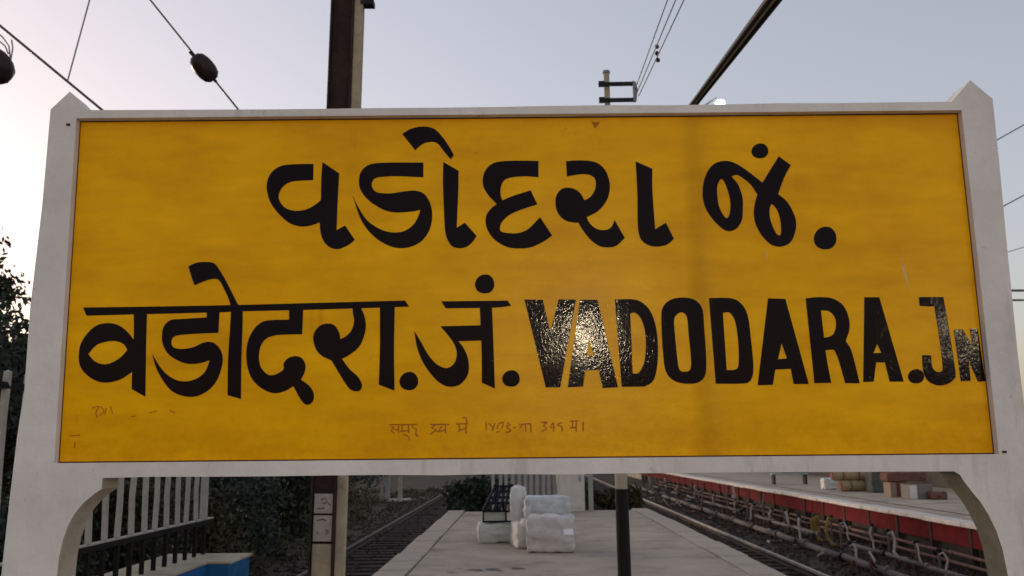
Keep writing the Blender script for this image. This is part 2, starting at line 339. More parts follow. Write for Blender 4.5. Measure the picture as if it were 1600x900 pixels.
# far platform: slab, white nosing stones, maroon wall panels between pilasters
FS = 9.05
fp = MB(); fp.box(FS+.28, 24, 8, 130, -.95, 0)
far = struct('far_platform', fp, M['concrete'], rot=(0,0,TROT))
nm = [MB().box(0, .38, 0, 1.86, -.085, .015).mesh('edge_stone', M['edge_white']) for _ in range(2)]
pm = MB().box(.0, .08, 0, 1.78, -.52, -.09).mesh('wall_panel', M['redwall'])
pl = MB().box(0, .10, 0, .09, -.95, -.09).mesh('pilaster', M['wall_dark'])
bm_ = MB().box(.12, .25, 0, 1.78, -.95, -.525).mesh('plinth', M['wall_dark'])
t = 12.0
while t < 74:
    place('edge_stone', nm[0], far, (FS-.10+random.uniform(-.012,.012), t, random.uniform(-.008,.008)), (0, random.uniform(-.01,.01), 0), .012)
    place('wall_panel', pm, far, (FS+.13+random.uniform(-.02,.02), t+.095, 0))
    place('pilaster', pl, far, (FS+.10, t, 0))
    place('plinth', bm_, far, (FS+.13, t+.095, 0))
    t += 1.88
# a worn groove line on the far platform
MB().box(FS+.95, FS+1.02, 8, 130, .002, .006).build('joint_line', M['wall_dark'], far)

# ------------------------------------------------------------------ the station sign
YF, YP = 3.5, 3.535                      # front of the frame, front of the sheet
DEP = .15
TL, TR, BR, BL = (at(125.5,189.5,YP), at(1496,177,YP), at(1553.5,709.5,YP), at(91.5,723.5,YP))
sign = empty('station_name_board', (0, YF, 0))
tag(sign, 'large yellow station name board with black lettering in a white concrete frame', 'sign')
def fr(pxs): return [(at(x, y, YF).x, at(x, y, YF).z) for x, y in pxs]
def xz(v): return (v.x, v.z)
def down(p, slope=0.0): return (p[0]+slope*p[1], 0.0)
lo = fr([(26,680),(15,780)])
bl160 = (at(160,746,YF).x)
brx = (at(1491,736,YF).x)
def along(a, b, x): f = (x-a.x)/(b.x-a.x); return a.z+(b.z-a.z)*f
lcont = fr([(160,747),(159,764),(147,772),(131,785),(117,802),(106,822),(98,845),(92,872),(89,900)])
left = fr([(79,171),(109,143),(136,172)]) + [xz(TL), xz(BL), (bl160, along(BL, BR, bl160))] + lcont
left += [(lcont[-1][0]-.012, .0)]
lo_b = fr([(66,320),(47,481),(38,610),(27,680),(15,780),(4,880)])
left += [(lo_b[-1][0]-.03, 0.0)] + lo_b[::-1]
rcont = fr([(1491,736.5),(1500,742),(1506,752),(1516,765),(1531,783),(1545,805),(1557,830),(1567,860),(1575,900)])
ro = fr([(1551,154.5),(1562,260),(1575,400),(1590,550)])
right = fr([(1487,159),(1516,125)]) + ro + [(ro[-1][0]+.03, 0.0), (rcont[-1][0]+.012, 0.0)] + rcont[::-1] + [(brx, along(BL, BR, brx)), xz(BR), xz(TR)]
rtop = [fr([(x, 173.3+(x-136)*(159-173.3)/(1487-136)+random.uniform(-.7,.7))])[0] for x in range(230, 1480, 90)]
rbot = [fr([(x, 745.5+(x-160)*(736.5-745.5)/(1491-160)+random.uniform(-.8,.8))])[0] for x in range(1410, 200, -90)]
lmid, rmid = (bl160, along(BL, BR, bl160)), (rcont[0][0], along(BL, BR, rcont[0][0]))
right[-3] = rmid
top_poly = [left[2]] + rtop + [right[0], xz(TR), xz(TL)]
bot_poly = [lmid, rmid, rcont[0]] + rbot + [lcont[0]]
bm = bmesh.new()
for poly in (left, right, top_poly, bot_poly): bm.faces.new([bm.verts.new((x, 0, z)) for x, z in poly])
bmesh.ops.remove_doubles(bm, verts=bm.verts, dist=.0015)
r_ = bmesh.ops.extrude_face_region(bm, geom=bm.faces[:])
for v in r_['geom']:
    if isinstance(v, bmesh.types.BMVert): v.co.y += DEP
bmesh.ops.recalc_face_normals(bm, faces=bm.faces)
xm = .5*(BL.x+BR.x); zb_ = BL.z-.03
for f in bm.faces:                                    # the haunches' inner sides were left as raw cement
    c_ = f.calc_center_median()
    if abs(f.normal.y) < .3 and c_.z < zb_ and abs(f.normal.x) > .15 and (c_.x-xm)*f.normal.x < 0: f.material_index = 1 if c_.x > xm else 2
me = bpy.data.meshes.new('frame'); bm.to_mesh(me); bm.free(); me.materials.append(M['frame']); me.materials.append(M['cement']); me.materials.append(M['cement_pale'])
tag(place('frame', me, sign, bevel=.008), 'white limewashed concrete frame with two pointed posts and curved haunches')
# sheet: a real plate behind the opening
e_ = .03
pb = MB(); pb.prism([(BL.x-e_, BL.z-.018), (BR.x+e_, BR.z-.018), (TR.x+e_, TR.z+.018), (TL.x-e_, TL.z+.018)], YP-YF, YP-YF+.05)
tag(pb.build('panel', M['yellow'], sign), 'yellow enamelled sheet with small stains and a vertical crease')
# dark weathered joint round the sheet
jb = MB()
for a, b, dx, dz in ((TL,TR,0,-1),(BL,BR,0,1)):
    jb.add([(a.x, YP-YF-.001, a.z), (b.x, YP-YF-.001, b.z), (b.x, YP-YF-.001, b.z+dz*.005), (a.x, YP-YF-.001, a.z+dz*.005)], [(0,1,2,3)])
for a, b, dx in ((TL,BL,1),(TR,BR,-1)):
    jb.add([(a.x, YP-YF-.0015, a.z), (b.x, YP-YF-.0015, b.z), (b.x+dx*.004, YP-YF-.0015, b.z), (a.x+dx*.004, YP-YF-.0015, a.z)], [(0,1,2,3)])
jb.build('joint', mat('dark_joint', (.10, .03, .012), .7, .3, 20), sign)

# --- lettering, brushed on: outlines in the coordinates of enlarged views of the photograph (origin, scale)
V1 = (400,180,4.0906); V2 = (680,200,4.1026); V3 = (1060,200,4.5); V4 = (110,400,3.7517); V5 = (370,420,4.0897); V6 = (610,420,4.286); V7 = (810,440,4.2105); V8 = (1170,440,4.0)
def curve(v, pts, closed=True, n=5):
    P = [(v[0]+p[0]/v[2], v[1]+p[1]/v[2]) for p in pts]; C = [len(p) > 2 for p in pts]; N = len(P); out = []
    for i in range(N if closed else N-1):
        a, b = P[i], P[(i+1)%N]; pa, nb = P[i-1], P[(i+2)%N]
        if not closed and i == 0: pa = a
        if not closed and i == N-2: nb = b
        if C[i] and C[(i+1)%N]: out.append(a); continue
        m0 = (b[0]-a[0], b[1]-a[1]) if C[i] else ((b[0]-pa[0])*.5, (b[1]-pa[1])*.5)
        m1 = (b[0]-a[0], b[1]-a[1]) if C[(i+1)%N] else ((nb[0]-a[0])*.5, (nb[1]-a[1])*.5)
        for k in range(n):
            t = k/n; h0 = 2*t**3-3*t*t+1; h1 = t**3-2*t*t+t; h2 = -2*t**3+3*t*t; h3 = t**3-t*t
            out.append((h0*a[0]+h1*m0[0]+h2*b[0]+h3*m1[0], h0*a[1]+h1*m0[1]+h2*b[1]+h3*m1[1]))
    if not closed: out.append(P[-1])
    return out
def ell(cx, cy, rx, ry, n=9):
    return [(cx+rx*math.cos(2*math.pi*k/n+.3)*(1+.04*math.sin(k*2.3)), cy+ry*math.sin(2*math.pi*k/n+.3)*(1+.04*math.cos(k*1.7))) for k in range(n)]
from mathutils.geometry import tessellate_polygon
NL = [0]
def letter(loops, parent, name='letter', mt=None, h=None):
    """loops: pixel outlines, first outer then holes -> thin solid coat of paint on the sheet"""
    if h is None: h = .0012 + .00012*(NL[0] % 9); NL[0] += 1
    L3 = [[Vector((at(x, y, YP).x, at(x, y, YP).z, 0)) for x, y in lp] for lp in loops]
    tri = tessellate_polygon(L3); flat = [p for lp in L3 for p in lp]; n = len(flat)
    b = MB(); y0 = YP-YF-h; y1 = YP-YF+.0005
    vs = [(p.x, y0, p.y) for p in flat] + [(p.x, y1, p.y) for p in flat]
    fs = [tuple(t) for t in tri]
    o = 0
    for lp in L3:
        k = len(lp)
        for i in range(k): fs.append((o+i, o+(i+1)%k, n+o+(i+1)%k, n+o+i))
        o += k
    b.add(vs, fs); return b.build(name, mt or M['black'], parent)
def G(v, *loops): return letter([curve(v, l) for l in loops], sign)
c = 1
# first line
G(V1, [(368,312,c),(366,415,c),(300,418),(230,425),(180,450),(148,500),(150,545),(185,590),(240,610),(300,608),(350,590),(392,562),(415,542,c),(418,400),(425,300,c),(532,372,c),(524,520),(515,735,c),(570,705,c),(632,797,c),(590,830),(530,855),(480,848),(440,815),(415,760),(407,685,c),(350,705),(290,712),(225,695),(170,655),(120,600),(85,540),(68,460),(80,400),(110,355),(160,325),(220,315),(300,312)])
G(V1, [(1070,303,c),(1070,397,c),(900,390),(800,395),(760,405),(740,435),(748,470),(780,495),(860,500),(950,487),(1020,483),(1070,500),(1105,545),(1125,610),(1122,690),(1095,760),(1045,815),(975,845),(900,848),(830,825),(760,780),(700,715),(660,640),(615,507,c),(650,580),(700,660),(760,710),(830,742),(900,750),(960,735),(1010,695),(1040,640),(1050,605,c),(1000,615),(900,622),(830,610),(770,580),(710,535),(670,480),(658,425),(668,370),(700,330),(750,310),(850,303)])
G(V1, [(935,120,c),(985,90),(1040,75),(1100,75),(1150,95),(1200,150),(1240,210),(1265,255,c),(1245,282,c),(1200,230),(1170,190),(1140,172),(1090,175),(1050,195),(1018,225,c)])
G(V2, [(52,218,c),(150,275,c),(148,400),(138,640,c),(190,607,c),(265,692,c),(240,730),(200,762),(150,770),(105,755),(75,705),(62,640),(55,500),(50,350)])
G(V2, [(662,212,c),(662,315,c),(580,310),(500,315),(450,330),(425,365),(418,420),(430,465,c),(500,435),(612,400,c),(655,490,c),(560,520),(480,555),(430,600),(415,640),(425,665),(480,675),(540,672),(600,645),(672,572,c),(750,690,c),(690,730),(620,762),(550,772),(470,765),(400,730),(350,680),(325,620),(328,560),(360,515),(395,488,c),(340,430),(308,370),(308,310),(330,260),(375,225),(440,213),(550,210)])
G(V2, [(838,213,c),(845,310,c),(920,298),(980,298),(1020,320),(1030,365),(1015,415),(985,450),(955,462,c),(935,425),(900,395),(850,383),(805,395),(775,440),(772,495),(790,550),(830,590),(880,605),(918,607,c),(950,660),(1000,720),(1050,755),(1100,765),(1160,755),(1215,705,c),(1150,590,c),(1125,640),(1080,655),(1030,645),(990,610),(970,572,c),(1040,535),(1090,480),(1115,420),(1118,350),(1095,280),(1055,235),(1000,213),(920,208)])
G(V2, [(1285,215,c),(1392,262,c),(1392,400),(1410,650,c),(1478,607,c),(1530,710,c),(1490,745),(1430,760),(1370,752),(1320,715),(1300,640),(1297,500),(1295,400)])
G(V3, [(590,385,c),(705,200,c),(790,262,c),(745,345),(700,465,c),(760,515),(805,590),(828,670),(815,750),(780,810),(715,835),(650,818),(590,760),(545,680),(530,600),(540,520),(555,468,c),(510,400),(450,350),(410,330),(372,340,c),(420,400),(450,490),(452,570),(445,650),(410,705),(360,725),(310,708),(240,640),(190,560),(170,470),(180,370),(215,290),(265,245),(330,232),(390,245),(460,285),(540,345)],
  [(300,360),(275,400),(272,460),(285,550),(320,620),(345,632),(362,590),(365,520),(350,450),(322,378)], [(650,540),(640,580),(645,640),(670,710),(695,750),(718,750),(722,700),(715,640),(695,580),(665,540)])
G(V3, ell(573,162,59,53)); G(V3, ell(1032,775,80,82))
# second line, Devanagari
G((0,0,1), [(130,480.5,c),(240,479),(359,476.8),(470,474),(633,469.6,c),(639.5,479.2,c),(617,479.8),(500,483.5),(377,486.5),(342,488),(240,490.5),(135.3,493.3,c)])
G(V4, [(372,325,c),(450,325,c),(445,500),(440,825,c),(360,780,c),(362,690),(372,480)])
G(V4, [(380,500,c),(330,440),(280,405),(220,393),(150,410),(95,460),(60,520),(50,590),(60,650),(100,700),(160,735),(220,742),(290,725),(340,695),(380,665,c)], [(105,575,c),(150,525),(200,505),(260,498),(310,515),(335,550,c),(300,590),(250,622),(200,635),(145,618)])
G(V4, [(800,315,c),(875,315,c),(868,450,c),(750,455),(650,462),(605,475),(592,505),(605,535),(650,545),(720,535),(780,508),(830,505),(870,535),(893,590),(885,660),(855,735),(805,790),(740,822),(670,822),(600,795),(550,740),(505,660),(480,575,c),(530,655),(580,705),(640,732),(700,732),(755,710),(795,670),(818,610,c),(760,628),(690,632),(630,612),(575,575),(545,525),(537,470),(550,410),(590,375),(650,370),(800,360,c)])
G(V4, [(692,60,c),(740,40),(790,35),(840,42),(870,75),(920,160),(985,290,c),(1010,330),(1003,600),(1000,838,c),(922,815,c),(925,600),(938,400),(938,285),(900,190),(870,140),(830,135),(780,150),(728,172,c),(710,120)])
G(V5, [(335,250,c),(425,250,c),(418,418,c),(320,420),(250,425),(190,445),(155,490),(142,550),(150,620),(190,670),(230,680),(275,662),(300,640),(300,605),(330,570),(380,558),(420,575),(440,620),(430,670),(410,708,c),(460,745),(490,790),(490,840),(460,868),(430,860),(400,820),(362,750,c),(310,780),(240,795),(170,770),(110,720),(75,650),(62,570),(68,480),(95,410),(140,355),(200,330),(335,325,c)])
G(V5, [(740,230,c),(785,230,c),(815,300),(825,370),(810,440),(780,500),(720,550),(672,575,c),(720,640),(775,690),(800,740),(790,775),(755,782),(720,765),(680,710),(605,585,c),(550,560),(510,520),(490,460),(495,410),(530,365),(580,350),(625,362),(655,410),(662,450,c),(700,430),(735,390),(750,330),(742,280)])
G(V5, [(915,225,c),(1010,225,c),(1005,500),(1008,778,c),(908,740,c),(915,500)])
G(V5, ell(1100,718,60,60))
G(V6, [(340,218,c),(785,213,c),(808,248,c),(690,260),(370,264,c)])
G(V6, [(598,240,c),(680,240,c),(690,500),(700,802,c),(612,762,c),(612,600),(605,400)])
G(V6, [(335,385,c),(615,378,c),(615,480,c),(455,485,c),(490,530),(520,600),(525,680),(505,735),(460,778),(400,790),(340,770),(280,715),(220,630),(180,530),(160,415,c),(205,490),(250,570),(300,630),(350,660),(390,662),(430,630),(445,570),(430,510),(390,450)])
G(V6, ell(632,102,65,65)); G(V6, ell(808,735,59,56))
# second line, Latin
def K(*p): return [(x, y, 1) for x, y in p]
G(V7, K((40,118),(160,120),(206,320),(214,320),(265,118),(378,118),(275,695),(180,695)))
G(V7, K((405,120),(520,120),(655,695),(555,700),(528,580),(440,584),(425,690),(325,695)), K((462,370),(498,485),(450,490)))
G(V7, [(635,118,c),(760,118),(830,150),(880,220),(910,330),(918,480),(905,600),(880,660),(830,690,c),(680,692,c)], [(735,210,c),(770,205),(810,250),(835,340),(838,450),(825,540),(790,600),(752,605,c)])
G(V7, [(940,250),(950,170),(1000,120),(1080,105),(1160,120),(1210,180),(1222,300),(1235,500),(1230,610),(1190,660),(1120,672),(1030,655),(970,590),(950,450)], [(1025,250),(1050,210),(1085,205),(1110,240),(1120,350),(1135,500),(1132,575),(1100,592),(1060,580),(1045,500),(1030,350)])
G(V7, [(1253,108,c),(1400,110),(1470,150),(1510,230),(1530,380),(1545,540),(1540,620),(1510,665),(1440,672,c),(1298,672,c)], [(1345,205,c),(1390,205),(1425,260),(1442,360),(1450,480),(1445,560),(1420,580),(1370,582,c)])
G(V8, K((120,105),(228,108),(375,640),(280,640),(262,545),(165,550),(150,645),(55,648)), K((205,385),(238,480),(182,485)))
G(V8, [(355,105,c),(430,97),(520,105),(590,150),(625,230),(628,300),(605,370,c),(640,430),(670,540),(692,635,c),(602,635,c),(570,520),(545,450),(525,425),(478,430,c),(495,530),(515,632,c),(410,635,c)], [(450,180,c),(500,185),(535,220),(545,270),(530,325),(500,345),(470,350,c)])
G(V8, K((722,98),(815,98),(968,625),(880,625),(850,505),(795,505),(780,625),(715,628)), K((802,390),(828,445),(778,448)))
G(V8, ell(1045,592,50,46))
G(V8, [(1062,97,c),(1215,97,c),(1250,300),(1290,560),(1280,610),(1240,640),(1180,648),(1120,620),(1090,560),(1082,460,c),(1138,460,c),(1145,530),(1170,562),(1205,560),(1210,520),(1190,350),(1160,155,c),(1068,152,c)])
G(V8, K((1280,300),(1335,298),(1395,400),(1380,295),(1428,295),(1478,622),(1432,625),(1375,500),(1385,620),(1325,622)))
# faint red height line at the bottom, thin brush strokes
VA = (600,640,8.889); VB = (740,640,8.421)
def stroke(v, pts, wd=.95):
    P = curve(v, pts, False, 4); out = []; back = []
    for i, p in enumerate(P):
        a, b = P[max(i-1,0)], P[min(i+1,len(P)-1)]; d = math.hypot(b[0]-a[0], b[1]-a[1]) or 1
        nx, ny = -(b[1]-a[1])/d*wd, (b[0]-a[0])/d*wd
        out.append((p[0]+nx, p[1]+ny)); back.append((p[0]-nx, p[1]-ny))
    NL[0] += 1
    letter([out + back[::-1]], sign, 'brush_stroke', M['redtext'], .0008+.00007*(NL[0] % 11))
for pts in ([(70,210),(470,205)], [(95,235),(140,255),(100,290),(150,330)], [(200,210),(205,330)], [(150,280),(205,280)], [(250,210),(252,300),(225,290)], [(340,210),(345,330)], [(252,300),(345,290)], [(260,340),(330,370),(360,430)], [(400,210),(400,250),(450,270),(440,320),(470,360)], [(430,340),(470,380)],
            [(640,205),(905,205)], [(715,215),(660,250),(720,280),(640,345)], [(715,300),(780,310)], [(850,210),(855,330)], [(800,230),(770,300),(855,280)],
            [(1000,200),(1170,195)], [(1140,195),(1140,330)], [(1040,210),(1050,290),(1030,300)], [(1050,290),(1130,260)], [(1090,110),(1140,120),(1150,190)]):
    stroke(VA, pts)
for pts in ([(165,160),(165,280)], [(200,180),(260,250),(230,270)], [(280,180),(260,250)], [(310,260),(330,190),(390,170),(370,250)], [(300,300),(340,280)], [(440,170),(480,200),(430,220),(490,280),(420,300)], [(520,235),(560,235)], [(600,190),(640,200),(610,240),(650,250),(590,300)], [(680,190),(690,290)], [(640,190),(760,185)], [(750,190),(755,300)],
            [(890,170),(970,165),(920,210),(960,250),(890,290)], [(1050,170),(1010,235),(1075,235)], [(1050,170),(1055,290)], [(1160,170),(1100,200),(1160,230),(1165,290)], [(1270,150),(1380,150)], [(1300,150),(1300,240),(1270,230)], [(1300,240),(1350,230)], [(1350,150),(1350,290)], [(1440,160),(1440,290)]):
    stroke(VB, pts)
VG = (80,600,4.0)
for pts in ([(255,150),(300,140),(280,180),(290,210)], [(310,140),(330,170),(300,200)], [(345,150),(335,190)], [(370,140),(385,185)], [(610,180),(660,170)], [(740,165),(775,180)], [(500,205),(530,200)], [(110,325),(180,320)], [(150,360),(145,400)]):
    stroke(VG, pts, .7)
for pts in ([(1408,402),(1412,425),(1416,440)], [(1413,412),(1419,452)], [(1196,392),(1199,408)]):
    P_ = curve((0,0,1), pts, False, 3); letter([[(x+.6, y) for x, y in P_] + [(x-.6, y) for x, y in P_[::-1]]], sign, 'scratch', M['scratch'], .0009)
letter([curve((0,0,1), [(924,190),(930,191.5),(937,190.5),(934,196),(929,200),(927,195)])], sign, 'rust_spot', M['redtext'], .0009)
# two square nail holes / bolt heads on the frame
for x, y in ((107,195), (1569,706)):
    p = at(x, y, YF); MB().box(-.007,.007,-.003,.004,-.004,.004).build('nail_head', M['cable'], sign, (p.x, -.002, p.z))

# ------------------------------------------------------------------ catenary mast beside the platform
mast = empty('catenary_mast', (at(509,820,10.5).x, 10.5, -.95), (0, R(.9), 0))
tag(mast, 'tall dark rusty steel mast with a tan side channel and number plates', 'mast')
MB().box(-.19,.06,.05,.075,0,10).build('web', M['steel_dark'], mast)
MB().box(-.20,-.18,-.05,.18,0,10).build('flange', M['steel_dark'], mast)
MB().box(.06,.085,-.05,.18,0,10).build('flange', M['steel_dark'], mast)
MB().box(.0851,.19,-.03,.12,0,10).build('side_channel', M['steel_tan'], mast, bevel=.012)
def mz(y): return at(500, y, 10.45).z + .95
def plate(y0, y1, mtl, lab, marks):
    x0, x1 = -.165, .045; z0, z1 = mz(y1), mz(y0)
    o = MB().box(x0, x1, -.012, .049, z0, z1).build('number_plate', mtl, mast, bevel=.006)
    for a in marks:
        b = MB(); b.tube([(x0+(x1-x0)*u, -.013, z1-(z1-z0)*v_) for u, v_ in a], .006, 5); b.build('painted_mark', M['mark'], o)
plate(772, 803, M['plate'], '', [[(.35,.3),(.6,.22),(.7,.4),(.5,.5)], [(.75,.5),(.85,.55)], [(.2,.75),(.6,.72)]])
plate(806, 847, M['plate'], '', [[(.2,.2),(.5,.14),(.7,.2)], [(.2,.62),(.3,.7)], [(.65,.55),(.8,.6),(.7,.7)]])
MB().box(-.17,.05,-.01,.049,0,mz(851)).build('concrete_casing', M['steel_tan'], mast, bevel=.01)
ztop = at(560, 4, 10.5).z + .95
MB().box(.16,.32,-.04,.10,ztop-.03,ztop+.03).build('bracket', M['cable'], mast)
MB().box(.22,.30,-.04,.10,ztop+.03,ztop+.4).build('bracket', M['cable'], mast)
MB().box(-.35,.35,-.3,.4,-.1,.25).build('footing', M['wall_dark'], mast)

# stay wires and insulators above the sign's left corner
def wire(name, a, b, r, mt, label, sag=0, n=14, r2=None, cat='wire', group=None):
    a, b = Vector(a), Vector(b); o = (a+b)/2
    pts = [a.lerp(b, i/n) - o - Vector((0,0,sag*4*(i/n)*(1-i/n))) for i in range(n+1)]
    rr = [r+( (r2 if r2 else r)-r)*i/n for i in range(n+1)]
    return tag(MB().tube(pts, rr, 7).build(name, mt, loc=o, smooth=True), label, cat, group)
stayA = at(520, 355, 10.45)
wire('stay_wire', at(-35, -336, 8.6), stayA, .011, M['wire'], 'stay wire carrying the brown oval insulator above the sign', r2=.011)
wire('catenary_wire', at(-160, -92, 8.4), at(517, 467, 10.45), .014, M['wire'], 'grey cable sloping down to the tip of the left post')
wire('dropper_wire', at(158, -66, 9.0), at(106, 125, 9.15), .008, M['wire_pale'], 'thin pale dropper wire meeting the sloping cable on the left')
def insulator(c_, ax, r, h, label):
    e = empty('strain_insulator', c_); tag(e, label, 'insulator', 'strain insulators')
    ax = Vector(ax).normalized()
    prof = [(.02*r/.1, -h), (r*.45, -h*.97), (r*.8, -h*.75), (r*.97, -h*.35), (r, 0), (r*.97, h*.35), (r*.8, h*.75), (r*.45, h*.97), (.02*r/.1, h)]
    MB().lathe(prof, 24, axis=ax).build('porcelain_body', M['insul'], e, smooth=True)
    MB().tube([-ax*(h+.06), -ax*(h-.03)], .022, 8).build('clamp', M['cable'], e)
    MB().tube([ax*(h+.03), ax*(h-.03)], .018, 8).build('clamp', M['cable'], e)
    return e
p0, p1 = at(301, 85, 9.55), at(337, 127, 9.7)
insulator(at(319, 106, 9.63), p1-p0, .115, .165, 'brown oval insulator on the stay wire above the sign')
e2 = insulator(at(-8, 103, 8.7), (.6, .1, -.8), .165, .18, 'large dark insulator hanging at the left edge of the picture')
hb = MB(); 
o0 = at(-8, 103, 8.7)
for a in ([(-8,48),(4,58),(14,72),(17,100)], [(-4,62),(8,72),(13,84)], [(18,62),(20,75),(16,100)]):
    hb.tube([at(x, y, 8.7)-o0 for x, y in a], .008, 6)
hb.build('hanger', M['wire_pale'], e2)

# pole with two cross bars
px0, ptop = at(973, 800, 10), at(948, 115, 10)
pole = empty('cable_pole', (px0.x, 10, 0), (0, math.atan2(ptop.x-px0.x, ptop.z-px0.z), 0))
tag(pole, 'slim pole, black below and cream above, with two cross bars on top', 'pole')
zb = at(970, 764, 10).z; zt = ptop.z
MB().lathe([(.072,0),(.070,zb)], 14).build('black_shaft', M['pole_black'], pole, smooth=False)
MB().lathe([(.066,zb+.001),(.06,zb+1.2),(.036,zb+1.25),(.034,zt)], 14).build('cream_shaft', M['pole_cream'], pole)
MB().lathe([(.042,zt),(.042,zt+.03),(.01,zt+.04)], 12).build('cap', M['galv'], pole)
for y in (134, 159):
    z = at(948, y, 10).z
    MB().box(-.09,.31,-.06,-.035,z-.022,z+.022).build('cross_bar', M['cable'], pole)
    MB().box(-.10,-.03,-.075,-.034,z-.03,z+.03).build('clamp', M['cable'], pole)
za, zc = at(948,134,10).z, at(948,159,10).z
MB().prism([(.29,za+.03),(.325,za+.01),(.345,za-.08),(.325,zc-.02),(.29,zc-.03)], -.075, -.03).build('end_plate', M['galv'], pole)
for k, (x0, y0, x1, y1, Y1) in enumerate(((996,143,1064,-20,7), (998,150,1078,-20,7), (993,138,1050,-20,7))):
    wire('telephone_wire', at(x0, y0, 9.95), at(x1, y1, Y1), .0055, M['wire_pale'], ('middle','lowest','topmost')[k] + ' of the three thin wires leaving the cross bars', cat='wire', group='thin wires at the cross bars')
for k, (x, y) in enumerate(((1026.5,73),(1026.5,83.5),(1028,94))):
    b = MB().lathe([(.006,-.022),(.02,-.014),(.022,.006),(.012,.022)], 10).build('spool_insulator', M['insul'], loc=at(x, y, 8.7), smooth=True)
    tag(b, ('upper','middle','lower')[k]+' of three tiny insulators on the thin wires', 'insulator', 'tiny spool insulators')

# thick twin feeder cable
A0, B0 = at(1208, 0, 10), at(1084, 163, 13.1); dv = B0-A0
a_, b_ = A0-dv*1.2, B0+dv*60
side = dv.cross(Vector((0,0,1))).normalized()
fe = empty('feeder_cable', a_); tag(fe, 'thick dark twin cable crossing the sky on the right', 'cable')
ts = [0, .004, .008, .012, .016, .020, .026, .034, .045, .06, .09, .15, .3, .6, 1]
def fr_(u): f = min(1, u/.036); return f
for sg in (-1, 1):
    MB().tube([(b_-a_)*u + side*sg*(.085-.05*fr_(u)) for u in ts], [.062-.034*fr_(u) for u in ts], 10).build('strand', M['cable'], fe, smooth=True)
MB().tube([(b_-a_)*u for u in ts], [.04-.02*fr_(u) for u in ts], 8).build('filler', M['steel_tan'], fe, smooth=True)

# wires at the right edge
def rwire(x0, y0, x1, y1, Y, r, mt, lab):
    a, b = at(x0, y0, Y), at(x1, y1, Y*1.08); d = b-a
    wire('overhead_wire', a-d*4.0, b+d*14, r, mt, lab, cat='wire', group='overhead wires at the right edge')
rwire(1559,218,1600,195,16,.012,M['wire'],'topmost overhead wire meeting the right post below its tip')
rwire(1568,322,1600,305,16,.012,M['wire'],'second overhead wire from the top beside the right post')
rwire(1577,393,1600,386,18,.009,M['wire_pale'],'faint pale overhead wire halfway down the right post')
rwire(1583,454,1600,454,18,.026,M['cable'],'upper of two thick black level wires beside the right post')
rwire(1585,469,1600,469,18,.022,M['cable'],'lower of two thick black level wires beside the right post')

# high mast light standing far off on the far platform, its lit head just over the frame
lp = at(1124, 160.5, 62)
le = empty('high_mast_light', (lp.x, 62, 0)); tag(le, 'lit white head of a far high mast light peeking over the board', 'light mast')
MB().lathe([(.16,0),(.06,lp.z-.5)], 12).build('pole', M['galv'], le)
MB().tube([(0,0,lp.z-.6),(-.3,0,lp.z-.35),(-1.3,0,lp.z-.3)], .06, 8).build('arm', M['galv'], le)
MB().lathe([(.2,-.18),(.34,-.12),(.34,.05),(.2,.16)], 16, (.05,0,lp.z)).build('lit_head', M['lamp_glass'], le, smooth=True)
MB().tube([(-1.2,0,lp.z-.28),(-.6,0,lp.z+.1),(-.2,0,lp.z+.35)], .05, 6).build('hood', M['galv'], le)

# platform lamps behind the photographer: their light glints on the enamel
def platform_lamp(x, y, z, watt, label):
    gl = empty('platform_lamp', (x, y, 0)); tag(gl, label, 'street lamp', 'lit platform lamps behind the photographer')
    MB().lathe([(.07,0),(.045,z+.38)], 12).build('pole', M['galv'], gl)
    MB().tube([(0,0,z+.33),(-.2,0,z+.43),(-.62,0,z+.38)], .025, 8).build('arm', M['galv'], gl)
    MB().lathe([(.03,0),(.16,-.06),(.19,-.16),(.185,-.17)], 16, (-.62,0,z+.40)).build('lamp_shade', M['galv'], gl)
    MB().lathe([(.02,-.12),(.05,-.08),(.07,0),(.05,.06)], 14, (-.62,0,z+.21)).build('bulb', M['lamp_glass'], gl, smooth=True)
    ld = bpy.data.lights.new('lamp_light', 'POINT'); ld.energy = watt; ld.color = (1, .80, .52); ld.shadow_soft_size = .10
    lo_ = bpy.data.objects.new('lamp_light', ld); COL.objects.link(lo_); lo_.parent = gl; lo_.location = (-.62, 0, z)
platform_lamp(2.0, -9, 3.55, 170, 'lit platform lamp behind the photographer, mirrored in the middle letters')
platform_lamp(8.7, -9, 3.55, 55, 'lit platform lamp behind the photographer, mirrored in the last letter')

# ------------------------------------------------------------------ fence on its low blue wall
FSX = -3.2
wall = empty('low_wall', W(-3.22, 1.0), (0,0,TROT)); tag(wall, 'low blue wall with a cream coping and an end pier under the picket railing', 'wall')
MB().box(-.30,.255,0,7.85,0,.565).build('wall_body', M['blue'], wall)
MB().box(-.33,.27,-.02,7.84,.566,.60).build('coping', M['cream_cap'], wall, bevel=.012)
MB().box(-.33,.47,7.852,8.5,0,.565).build('pier', M['teal'], wall, bevel=.01)
MB().box(-.36,.49,7.845,8.53,.566,.596).build('pier_cap', M['cream_cap'], wall, bevel=.012)
fence = empty('picket_railing', W(FSX, 1.2, .6), (0,0,TROT)); tag(fence, 'tall steel picket railing, white above and black below, left of the sign', 'fence')
fl0 = 8.45
MB().box(-.022,.022,0,fl0,.285,.33).build('rail', M['paint_black'], fence)
MB().box(-.024,.024,0,fl0,.331,.343).build('rail_top', M['paint_white'], fence)
MB().box(-.02,.02,0,fl0,1.40,1.44).build('rail', M['paint_black'], fence)
pw = []
